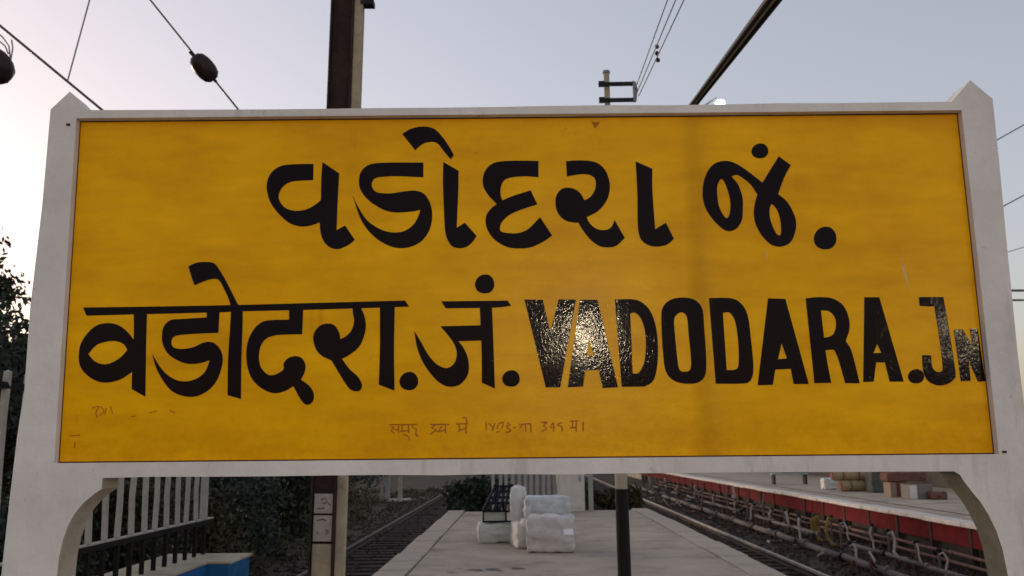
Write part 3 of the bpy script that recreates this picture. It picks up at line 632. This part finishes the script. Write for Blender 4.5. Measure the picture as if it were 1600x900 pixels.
for k in range(3):
    b = MB(); w0 = .018
    pts = [(random.uniform(-.006,.006), random.uniform(-.008,.008), .346+ i*.29) for i in range(5)]
    for i in range(4):
        (xa,ya,za_), (xb,yb,zb_) = pts[i], pts[i+1]
        b.add([(xa-w0,ya-w0,za_),(xa+w0,ya-w0,za_),(xa+w0,ya+w0,za_),(xa-w0,ya+w0,za_),(xb-w0,yb-w0,zb_),(xb+w0,yb-w0,zb_),(xb+w0,yb+w0,zb_),(xb-w0,yb+w0,zb_)], [(0,1,5,4),(1,2,6,5),(2,3,7,6),(3,0,4,7)])
    n0 = len(b.v); xa, ya, za_ = pts[4]; b.add([(xa-w0,ya-w0,za_),(xa+w0,ya-w0,za_),(xa+w0,ya+w0,za_),(xa-w0,ya+w0,za_),(xa,ya,za_+.012)], [(0,1,4),(1,2,4),(2,3,4),(3,0,4)])
    pw.append(b.mesh('picket', M['paint_white']))
lg = MB().box(-.016,.016,-.016,.016,0,.284).mesh('leg', M['paint_black'])
y = .23; k = 0
while y < fl0-.05:
    place('picket', pw[k%3], fence, (0, y, 0), (0,0,R(random.uniform(-4,4)))); place('leg', lg, fence, (0, y, 0)); y += .25; k += 1
MB().box(-.03,.03,fl0-.28,fl0-.22,.345,1.5).build('end_post', M['paint_white'], fence)

# ------------------------------------------------------------------ fence and cabinet at the platform's end
pf = empty('picket_fence', W(-.75, 24.15), (0,0,TROT)); tag(pf, 'white picket fence closing the far end of the platform', 'fence')
pk = MB().box(-.042,.042,-.02,.02,.0,1.45).mesh('picket', M['paint_white'])
for i in range(11): place('picket', pk, pf, (i*.158+random.uniform(-.015,.015), 0, 0), (0, R(random.uniform(-1.5,1.5)), 0))
MB().box(-.1,1.72,.022,.06,1.1,1.17).build('rail', M['paint_white'], pf); MB().box(-.1,1.72,.022,.06,.25,.32).build('rail', M['paint_white'], pf)
cb = empty('cabinet', W(.86, 24.0), (0,0,TROT)); tag(cb, 'tall cream cabinet at the far end of the platform', 'cabinet')
MB().box(0,.70,0,.45,.0,1.6).build('body', M['cabinet'], cb, bevel=.015)
d_ = MB().box(.05,.65,-.02,-.002,.1,1.5).build('door', M['cabinet'], cb, bevel=.006)
MB().box(.57,.6,-.045,-.021,.75,.9).build('handle', M['galv'], d_)
ep = empty('fence_post', W(1.72, 24.1), (0,0,TROT)); tag(ep, 'pale post standing beside the cream cabinet', 'post')
MB().box(-.06,.06,-.06,.06,0,1.45).build('shaft', M['paint_white'], ep, bevel=.01); MB().box(-.08,.08,-.08,.08,1.45,1.5).build('cap', M['paint_white'], ep)
# ------------------------------------------------------------------ parcels on the platform
def bale(name, p, sx, sy, sz, mt, label, rz=0, seed=0, lump=.035, parent=None, straps=0, z=0, fold=True):
    """a wrapped bale: rounded box with folds and sagging sides"""
    e = empty(name, (p[0], p[1], z), (0,0,rz + TROT)); tag(e, label, 'parcel', 'parcels on the platform')
    bm = bmesh.new(); bmesh.ops.create_cube(bm, size=1); bmesh.ops.subdivide_edges(bm, edges=bm.edges, cuts=13, use_grid_fill=True)
    for v in bm.verts:
        q = v.co*2; k = (abs(q.x)**18+abs(q.y)**18+abs(q.z)**18)**(1/18); q = q/k
        d = noise.noise(Vector((q.x*1.4, q.y*1.4, q.z*2.2))+Vector((seed*3.1,seed,0)))*lump + noise.noise(Vector((q.x*3, q.y*3, q.z*9))+Vector((seed,0,seed)))*lump*.6 + noise.noise(q*9+Vector((0,seed,seed)))*lump*.25
        bulge = 1 + .05*(1-q.z*q.z)
        v.co = Vector((q.x*sx/2*bulge, q.y*sy/2*bulge, max(-.5, q.z*.5)*sz + sz/2)) + q.normalized()*d
        if v.co.z < .0: v.co.z = 0
    me = bpy.data.meshes.new('wrapping'); bm.to_mesh(me); bm.free(); me.materials.append(mt)
    me.polygons.foreach_set('use_smooth', [True]*len(me.polygons)); place('wrapping', me, e)
    for i in range(straps):
        x = -sx/2 + sx*(i+1)/(straps+1)
        b = MB(); hw = .012; X0, Y0 = x-hw, sy/2*1.06+.02
        b.box(x-hw, x+hw, -Y0-.008, -Y0, .02, sz*.97); b.box(x-hw, x+hw, -Y0, Y0, sz*.985, sz*.985+.02)
        b.build('strap', M['strap'], e)
    return e
P = onground
pa = P(775, 849)
bale('parcel', (pa.x, pa.y+.28), .62, .55, .33, M['sackgreen'], 'low white wrapped parcel under the black rack', .05, 1, .03)
pb_ = P(863, 865)
bale('parcel', (pb_.x+.0, pb_.y+.36), .70, .60, .54, M['sackpink'], 'big rounded pinkish parcel at the front right of the pile', -.08, 2, .05)
bale('parcel', (P(818,858).x+.02, P(818,858).y+.25), .30, .42, .40, M['sackwhite'], 'small pale parcel squeezed at the left of the big rounded one', .2, 3, .03)
bale('parcel', (P(850,840).x-.02, pb_.y+1.1), .82, .62, .45, M['sackwhite'], 'pale parcel behind the big rounded one, under the film-wrapped parcel', .04, 4, .04)
bale('parcel', (P(850,840).x+.0, pb_.y+1.1), .72, .55, .37, M['plastic'], 'topmost parcel wrapped in bluish plastic film', .03, 5, .03, z=.44)
bale('parcel', (P(806,838).x+.04, pb_.y+1.5), .24, .40, .95, M['sackwhite'], 'upright narrow pale sack between the rack and the pile', -.05, 6, .04)
tg = empty('paper_slip', (pb_.x+.255, pb_.y+.0, .32), (R(75),0,0)); tag(tg, 'bright white paper slip on the front of the big rounded parcel', 'paper')
MB().box(-.075,.075,-.045,.045,-.002,.002).build('sheet', M['paper'], tg); MB().box(-.05,.05,-.03,.03,.0021,.004).build('flap', M['paper'], tg)
# black slatted rack lying on the low parcel
rk = empty('slatted_rack', (pa.x+.04, pa.y+.02, .345), (0,0,TROT)); tag(rk, 'black slatted metal rack resting on the low white parcel', 'rack')
for z in (.0, .17): MB().box(-.27,.27,0,.03,z,z+.03).build('front_bar', M['rack'], rk)
for x in (-.27, .12, .24): MB().box(x,x+.03,.001,.029,.031,.169).build('upright', M['rack'], rk)
MB().box(-.23,.115,.06,.5,.02,.16).build('inner_box', M['sackgreen'], rk)
for i in range(6):
    x = -.26+i*.095; x1 = -.10+i*.065
    MB().tube([(x,.015,.20),(x1+.02,.75,.56)], .026, 6).build('slat', M['rack'], rk)
for k in range(1, 4):
    f = k/4+.05; MB().tube([(-.26+.17*f,.015+.74*f,.205+.36*f),(.24+.03*f,.015+.74*f,.205+.36*f)], .024, 6).build('cross_bar', M['rack'], rk)
for x in (-.07, .07, .24): MB().box(x-.018,x+.018,.74,.776,-.01,.62).build('leg', M['rack'], rk)
MB().box(-.10,.27,.745,.77,.56,.60).build('back_bar', M['rack'], rk)
# damp streak on the concrete
st_ = MB(); c0 = P(770, 889)
for i in range(14):
    a = rng.normal(0, .17), rng.normal(0, .05); rr = rng.uniform(.02, .07)
    n0 = 9; st_.add([(c0.x+a[0]*1.6+rr*1.6*math.cos(j*6.283/n0)*rng.uniform(.7,1.2), c0.y+a[1]*2+rr*math.sin(j*6.283/n0)*rng.uniform(.7,1.2), .004+.0003*i) for j in range(n0)], [tuple(range(n0))])
tag(st_.build('damp_stain', M['stain']), kind='structure')

# ------------------------------------------------------------------ watering lines in front of the maroon wall
def longpipe(name, s, z, r, t0, t1, mt, label, joint=3.0, skip=.0):
    e = empty(name, W(s, t0, z), (0,0,TROT)); tag(e, label, 'pipe')
    n = int((t1-t0)/joint)
    for i in range(n):
        if random.random() < skip: continue
        y0 = i*joint; dz = random.uniform(-.02,.02); dx = random.uniform(-.03,.03)
        MB().tube([(dx,y0+.03,dz),(dx*.3,y0+joint*.5,dz*.2-.01),(-dx,y0+joint-.03,dz)], r, 9).build('pipe_length', mt, e, smooth=True)
        MB().tube([(0,y0-.06,dz),(0,y0+.06,dz)], r*1.45, 10).build('collar', M['pole_black'] if i%3==0 else mt, e)
        MB().box(-.05,.05,y0+.5,y0+.6,-.95-z,-r*.8).build('support', M['wall_dark'], e)
    return e
longpipe('water_pipe', 8.95, -.66, .035, 14, 62, M['pipe_pink'], 'upper pinkish pipe running along the foot of the maroon wall')
longpipe('water_pipe', 8.85, -.80, .035, 14, 62, M['pipe_pink'], 'lower pinkish pipe running along the foot of the maroon wall')
longpipe('drain_pipe', 6.92, -.80, .075, 13, 60, M['pipe_lilac'], 'thick pale jointed pipe lying between the track and the maroon wall', 2.6, .12)
longpipe('service_pipe', 7.75, -.72, .045, 14, 60, M['pipe_lilac'], 'thinner dark jointed pipe between the thick pipe and the wall pipes', 2.2, .35)
hyd = [(1207,800,817,8.2),(1227,798,822,8.0),(1252,808,872,7.2),(1275,806,840,7.9),(1300,808,838,8.0),(1315,815,850,7.8),(1365,822,858,8.2),(1390,830,862,8.3),(1433,848,878,8.2),(1470,862,896,7.9),(1180,790,812,8.1),(1150,782,802,8.2),(1118,772,792,8.3),(1085,764,786,8.3),(1062,758,778,8.3),(1330,862,884,7.0)]
where = ['first of a close pair', 'second of a close pair', 'long bent', 'yellow', 'slanting dull yellow', 'tall grey', 'curved pinkish', 'short grey', 'black-bracketed', 'rightmost tall', 'short pale', 'dim brown', 'faint', 'greenish', 'farthest', 'T-shaped']
for k, (x, ya, yb, s) in enumerate(hyd):
    d = ray(x, yb); dt = Vector((d.x*cT-d.y*sT, d.x*sT+d.y*cT, d.z)); q = s/dt.x; t_ = dt.y*q
    base = W(s, t_, -.95); ztop_ = 1.6 + ray(x, ya).z/ray(x, ya).y*base.y
    e = empty('water_hydrant', base, (0,0,TROT + random.uniform(-.5,.5)))
    tag(e, where[k] + ' hydrant with a hanging hose before the maroon wall', 'hydrant', 'carriage watering hydrants')
    h = max(.45, ztop_+.95)
    MB().tube([(0,0,0),(0,0,h)], .03, 8).build('standpipe', M['pipe_lilac'] if k % 2 else M['pipe_pink'], e)
    MB().lathe([(.03,h-.02),(.055,h),(.055,h+.05),(.02,h+.07)], 10).build('valve', M['pole_black'], e)
    MB().tube([(-.07,0,h+.03),(.07,0,h+.03)], .012, 6).build('valve_handle', M['redend'], e)
    sw = random.uniform(.12,.3)*(1 if k % 2 else -1)
    kk = random.choice((.3, .5, 1.0)); sw *= kk
    hp = [(0,-.03,h-.05),(sw*.5,-.06,h-.01),(sw*.9+random.uniform(-.03,.03),-.08,h*.75),(sw*random.uniform(.5,1.2),-.1,h*.5),(sw*random.uniform(.2,1.2),-.13,h*.25),(sw*.9,-.25,.04),(sw*1.3+.1,-.4,.03)]
    hm_ = M['hose_yellow'] if where[k] in ('yellow', 'slanting dull yellow') else M['hose']
    MB().tube(hp, .042 if hm_ == M['hose_yellow'] else random.choice((.022,.028,.034)), 8).build('hose', hm_, e, smooth=True)
    if where[k] == 'yellow':
        for q_ in range(3): MB().tube([(.05*math.cos(a*.63)+.05*q_-.05, -.1-.02*q_, h*.62+(.2+.04*q_)*math.sin(a*.63)) for a in range(11)], .03, 7).build('hose_coil', M['hose_yellow'], e, smooth=True)
# rusty fittings and cut hoses lying about: nobody could count them
def clutter(n, seed):
    r = random.Random(seed); b = MB()
    for i in range(n):
        p = W(r.uniform(6.3, 8.95), 13+45*r.random()**1.5, -.93); a = r.random()*6.28; ln = r.uniform(.1,.5); q = r.uniform(.012,.032); up_ = r.choice((.01,.03,.05,.08,.3))*r.random()
        d = Vector((math.cos(a)*ln, math.sin(a)*ln, 0)); m_ = d*.5+Vector((r.uniform(-.1,.1), r.uniform(-.1,.1), up_*1.2))
        b.tube([p, p+m_, p+d+Vector((0,0,up_*.6))], q, 5)
    return b
tag(clutter(330, 71).build('rusty_clutter', mat('rust', (.07,.032,.022), .85, .4, 6)), 'rusty fittings and pipe ends strewn before the maroon wall', 'scrap', kind='stuff')
tag(clutter(80, 72).build('hose_scraps', M['hose']), 'pale hose scraps strewn before the maroon wall', 'scrap', kind='stuff')
# thin upright stakes along the wall where the platforms converge
for i in range(16):
    t_ = 31+i*2.1; s_ = 8.2+random.uniform(-.5,.4)
    h = random.uniform(.5,1.0); e = MB(); e.tube([(0,0,0),(random.uniform(-.04,.04),0,h*.6),(random.uniform(-.08,.08),0,h)], .035, 6)
    e.box(-.07,.07,-.05,.05,h*.55,h*.55+.1)
    tag(e.build('hose_stand', (M['pipe_lilac'], M['pipe_pink'], M['wall_dark'], M['hose'])[i%4], loc=W(s_, t_, -.95), rot=(0,0,TROT)), 'thin upright hose stand in the receding row at the far maroon wall', 'hose stand', 'far hose stands')

# ------------------------------------------------------------------ goods on the far platform
def far_at(x, y): return onground(x, y, 0)
def sack(name, x, y, sx, sy, sz, mt, label, z=0, rz=0, seed=0, cat='sack'):
    p = far_at(x, y); e = bale(name, (p.x, p.y+sy/2), sx, sy, sz, mt, label, rz, seed, .04, z=z)
    e['category'] = cat; e['group'] = 'goods on the far platform'; return e
sack('sack', 1299, 765, .45, .45, .40, M['sackwhite'], 'white sack at the left end of the goods on the far platform', seed=11)
def roll(x, y, Ln, r, z, rz, label, m1, m2):
    p = far_at(x, y); e = empty('cloth_roll', (p.x, p.y+r, z), (0,0,rz)); tag(e, label, 'roll', 'goods on the far platform')
    MB().tube([(-Ln/2,0,r),(-Ln/2+.05,0,r),(0,.02,r*1.0),(Ln*.3,.0,r*.95),(Ln/2,0,r*.7)], [r*.8,r,r*1.02,r*.85,r*.35], 14).build('cloth', m1, e, smooth=True)
    MB().tube([(-Ln/2-.03,0,r),(-Ln/2-.002,0,r)], r*.75, 14).build('end_cap', m2, e)
    for u in (-.25, .15): MB().tube([(Ln*u-.015,0,r),(Ln*u+.015,0,r)], r*1.06, 14).build('cord', M['brownsack'], e)
    return e
roll(1345, 768, 1.25, .19, 0, .05, 'lower tan cloth roll on the far platform', M['tan'], M['redend'])
roll(1336, 768, 1.35, .19, .36, -.04, 'upper tan cloth roll with a reddish end on the far platform', M['tan'], M['redend'])
sack('sack', 1377, 770, .55, .6, .72, M['greyheap'], 'grey green cloth heap between the tan rolls and the cartons', seed=12)
def carton(x, y, sx, sy, sz, mt, label, extra):
    p = far_at(x, y); e = empty('carton', (p.x, p.y+sy/2, 0), (0,0,TROT+random.uniform(-.12,.12))); tag(e, label, 'carton', 'goods on the far platform')
    MB().box(-sx/2,sx/2,-sy/2,sy/2,0,sz).build('body', mt, e, bevel=.012)
    for u0, u1, m_ in extra: MB().box(-sx/2+sx*u0,-sx/2+sx*u1,-sy/2-.006,-sy/2-.001,.012,sz-.012).build('side_strip', m_, e)
    MB().box(-sx/2-.01,sx/2+.01,-.04,.04,sz+.001,sz+.012).build('tape', M['cardred'], e)
    return e
carton(1406, 777, .55, .5, .45, M['card'], 'brown carton with a dark red stripe under the reddish bundle', [(.35,.55,M['cardred'])])
carton(1440, 780, .70, .55, .42, M['greybox'], 'grey carton with a white side panel on the far platform', [(0,.3,M['sackwhite'])])
sack('cloth_bundle', 1420, 777, 1.15, .6, .27, M['brownsack'], 'reddish brown bundle lying across the two cartons', z=.47, seed=14)
sack('sack', 1470, 781, .4, .4, .22, M['brownsack'], 'small brown bundle at the right end of the goods', seed=15)
bn = empty('bench', far_at(1236, 757), (0,0,TROT)); tag(bn, 'pale teal bench far along the far platform', 'bench')
MB().box(-.75,.75,0,.4,.40,.45).build('seat', M['bench'], bn); MB().box(-.75,.75,.38,.42,.5,.8).build('backrest', M['bench'], bn)
for x in (-.65,.65): MB().box(x-.04,x+.04,.02,.38,0,.399).build('leg', M['wall_dark'], bn)
sh = empty('shed', W(15.3, 30, 0), (0,0,TROT)); tag(sh, 'long low dark shed at the back of the far platform', 'shed')
MB().box(0,5,0,80,0,2.1).build('wall', M['shed'], sh)
MB().prism([(-.4,2.1),(2.5,2.9),(5.4,2.1)], -.4, 80.4).build('roof', M['shed'], sh)
for i in range(12):
    MB().box(-.03,-.002,2+i*6.4,3.4+i*6.4,0,1.8).build('door', M['wall_dark'], sh)

# ------------------------------------------------------------------ small signals by the left track
def marker(x, y, z, h, mt, label, two):
    p = onground(x, y, z); e = empty('track_marker', (p.x, p.y, z-.05)); tag(e, label, 'marker')
    MB().box(-.12,.12,-.1,.1,0,h).build('post', mt, e, bevel=.02)
    MB().lathe([(.16,h),(.2,h+.08),(.14,h+.22),(.03,h+.28)], 12).build('cap', mt, e)
    if two: MB().box(.55,.75,-.1,.1,0,h*.95).build('post', M['pole_cream'], e); MB().box(-.4,1.2,-.25,.25,-.04,.1).build('base', M['edge_white'], e); MB().box(-.36,-.2,-.1,.1,.101,h*.6).build('post', mt, e)
    else: MB().box(-.5,.4,-.06,.06,h*.82,h*.82+.08).build('arm', M['galv'], e)
marker(605, 781, -.9, 1.25, M['paint_white'], 'white marker posts beside the left track, right of the mast', True)
marker(353, 806, -.9, 1.1, M['wall_dark'], 'short dark signal post with pale arms in front of the bushes', False)

# ------------------------------------------------------------------ trees and bushes
def leaves(n, centers, radii, size, seed, flat=.75):
    r = np.random.default_rng(seed); C = np.array(centers)[r.integers(0, len(centers), n)]; Rr = np.array(radii)[r.integers(0, len(radii), n)][:, None]
    d = r.normal(size=(n,3)); d /= np.linalg.norm(d, axis=1)[:,None]; d[:,2] *= flat
    c_ = C + d*Rr*r.random((n,1))**.45
    a = r.normal(size=(n,3)); a /= np.linalg.norm(a, axis=1)[:,None]; b = np.cross(a, r.normal(size=(n,3))); b /= np.linalg.norm(b, axis=1)[:,None]
    s = size*r.uniform(.6,1.4,(n,1)); V = np.stack([c_-a*s, c_+b*s*.45, c_+a*s, c_-b*s*.45], 1).reshape(-1,3)
    m_ = MB(); m_.v = V.tolist(); m_.f = [(4*i,4*i+1,4*i+2,4*i+3) for i in range(n)]; return m_
def tree(p, h, cr, label, mt, n, seed, size=.10, name='leafy_tree', cat='tree', trunk=True):
    r = random.Random(seed); e = empty(name, p); tag(e, label, cat)
    tb = MB(); tb.tube([(0,0,0),(r.uniform(-.1,.1),0,h*.25),(r.uniform(-.3,.3),r.uniform(-.2,.2),h*.5),(r.uniform(-.4,.4),0,h*.75)], [h*.035,h*.028,h*.018,h*.006], 9)
    cs = []
    for k in range(16):
        a = r.random()*6.283; el = r.uniform(.05,1); q = cr*r.uniform(.35,.95)
        z0 = h*r.uniform(.25,.55); end = Vector((q*math.cos(a), q*math.sin(a), h*(.32+.62*el)))
        tb.tube([(0,0,z0), end*.5+Vector((0,0,z0*.45)), end], [h*.012,h*.008,h*.003], 6); cs.append(tuple(end)); cs.append(tuple(end*.75+Vector((0,0,h*.12))))
    tb.build('trunk', M['bark'], e)
    leaves(n, cs, [cr*.22, cr*.3, cr*.16], size, seed).build('crown', mt, e, fix=False)
    return e
tree((-9.4, 14.2, -.95), 6.6, 2.2, 'dark leafy tree at the left edge behind the railing', M['leaf'], 24000, 21, .06)
tree((-12.0, 21, -.95), 6.2, 2.8, 'dark tree behind the leafy tree at the left edge', M['leaf2'], 18000, 22, .08)
def bush(p, rx, h, label, mt, n, seed, size=.07):
    r = random.Random(seed); e = empty('bush', p); tag(e, label, 'bush', 'bushes around the tracks')
    cs = [(r.uniform(-rx,rx)*.8, r.uniform(-rx,rx)*.6, h*r.uniform(.12,.82)) for _ in range(26)]
    tb = MB()
    for q in cs[:9]: tb.tube([(q[0]*.2,q[1]*.2,0),(q[0]*.7,q[1]*.7,q[2]*.6),q], [.04,.03,.012], 5)
    tb.build('stems', M['bark'], e)
    leaves(n, cs, [rx*.3, rx*.4, rx*.22], size, seed, .9).build('foliage', mt, e, fix=False)
bs = [(-1.3,26.2,.95,1.9,'leaf2','dark bush just beyond the left corner of the platform end'),(2.55,27.2,.95,1.75,'leaf3','low dry bush just beyond the right corner of the platform end'),(-6.9,12.2,1.2,2.3,'leaf2','dense bush right behind the near pickets of the railing'),(-6.6,15.0,1.3,2.4,'leaf','dark bush behind the middle of the railing'),(-6.9,18.4,1.5,2.7,'leaf3','olive bush showing just right of the railing end'),(-7.2,22.5,1.7,2.9,'leaf2','dark green bush left of the mast'),(-7.6,28,2.0,3.1,'leaf','dark bush showing right beside the mast'),(-8.6,36,2.4,3.3,'leaf3','farther olive bush behind the white marker posts'),(-9.5,47,3.0,3.6,'leaf2','farthest bush where the left track fades away'),(-9.8,16.5,1.8,2.9,'leaf','dark bush behind the railing pickets, second row'),(-7.5,12.8,1.7,5.5,'leaf2','dark bush left of the sign post')]
for k, (s, t_, rx, h, ml, lab) in enumerate(bs): bush(W(s, t_, -.95), rx, h, lab, M[ml], 9000, 40+k, .06 if t_ < 25 else .09)
# undergrowth on the bank and a far belt of trees: masses nobody could count
tag(leaves(16000, [tuple(W(s, t_, -.9)) for s, t_ in zip(rng.uniform(-12,-5.4,260), rng.uniform(9,60,260))], [.35,.5,.25], .07, 61, .5).build('undergrowth', M['leaf3'], fix=False), 'low dark undergrowth along the left track', 'plants', kind='stuff')
tag(leaves(26000, [tuple(W(s, t_, z)) for s, t_, z in zip(rng.uniform(-110,110,500), rng.uniform(120,150,500), rng.uniform(-.5,4.5,500))], [2.2,1.6,2.8], .5, 62, .8).build('far_wood', M['leaf2'], fix=False), 'far dark belt of trees along the horizon', 'wood', kind='stuff')
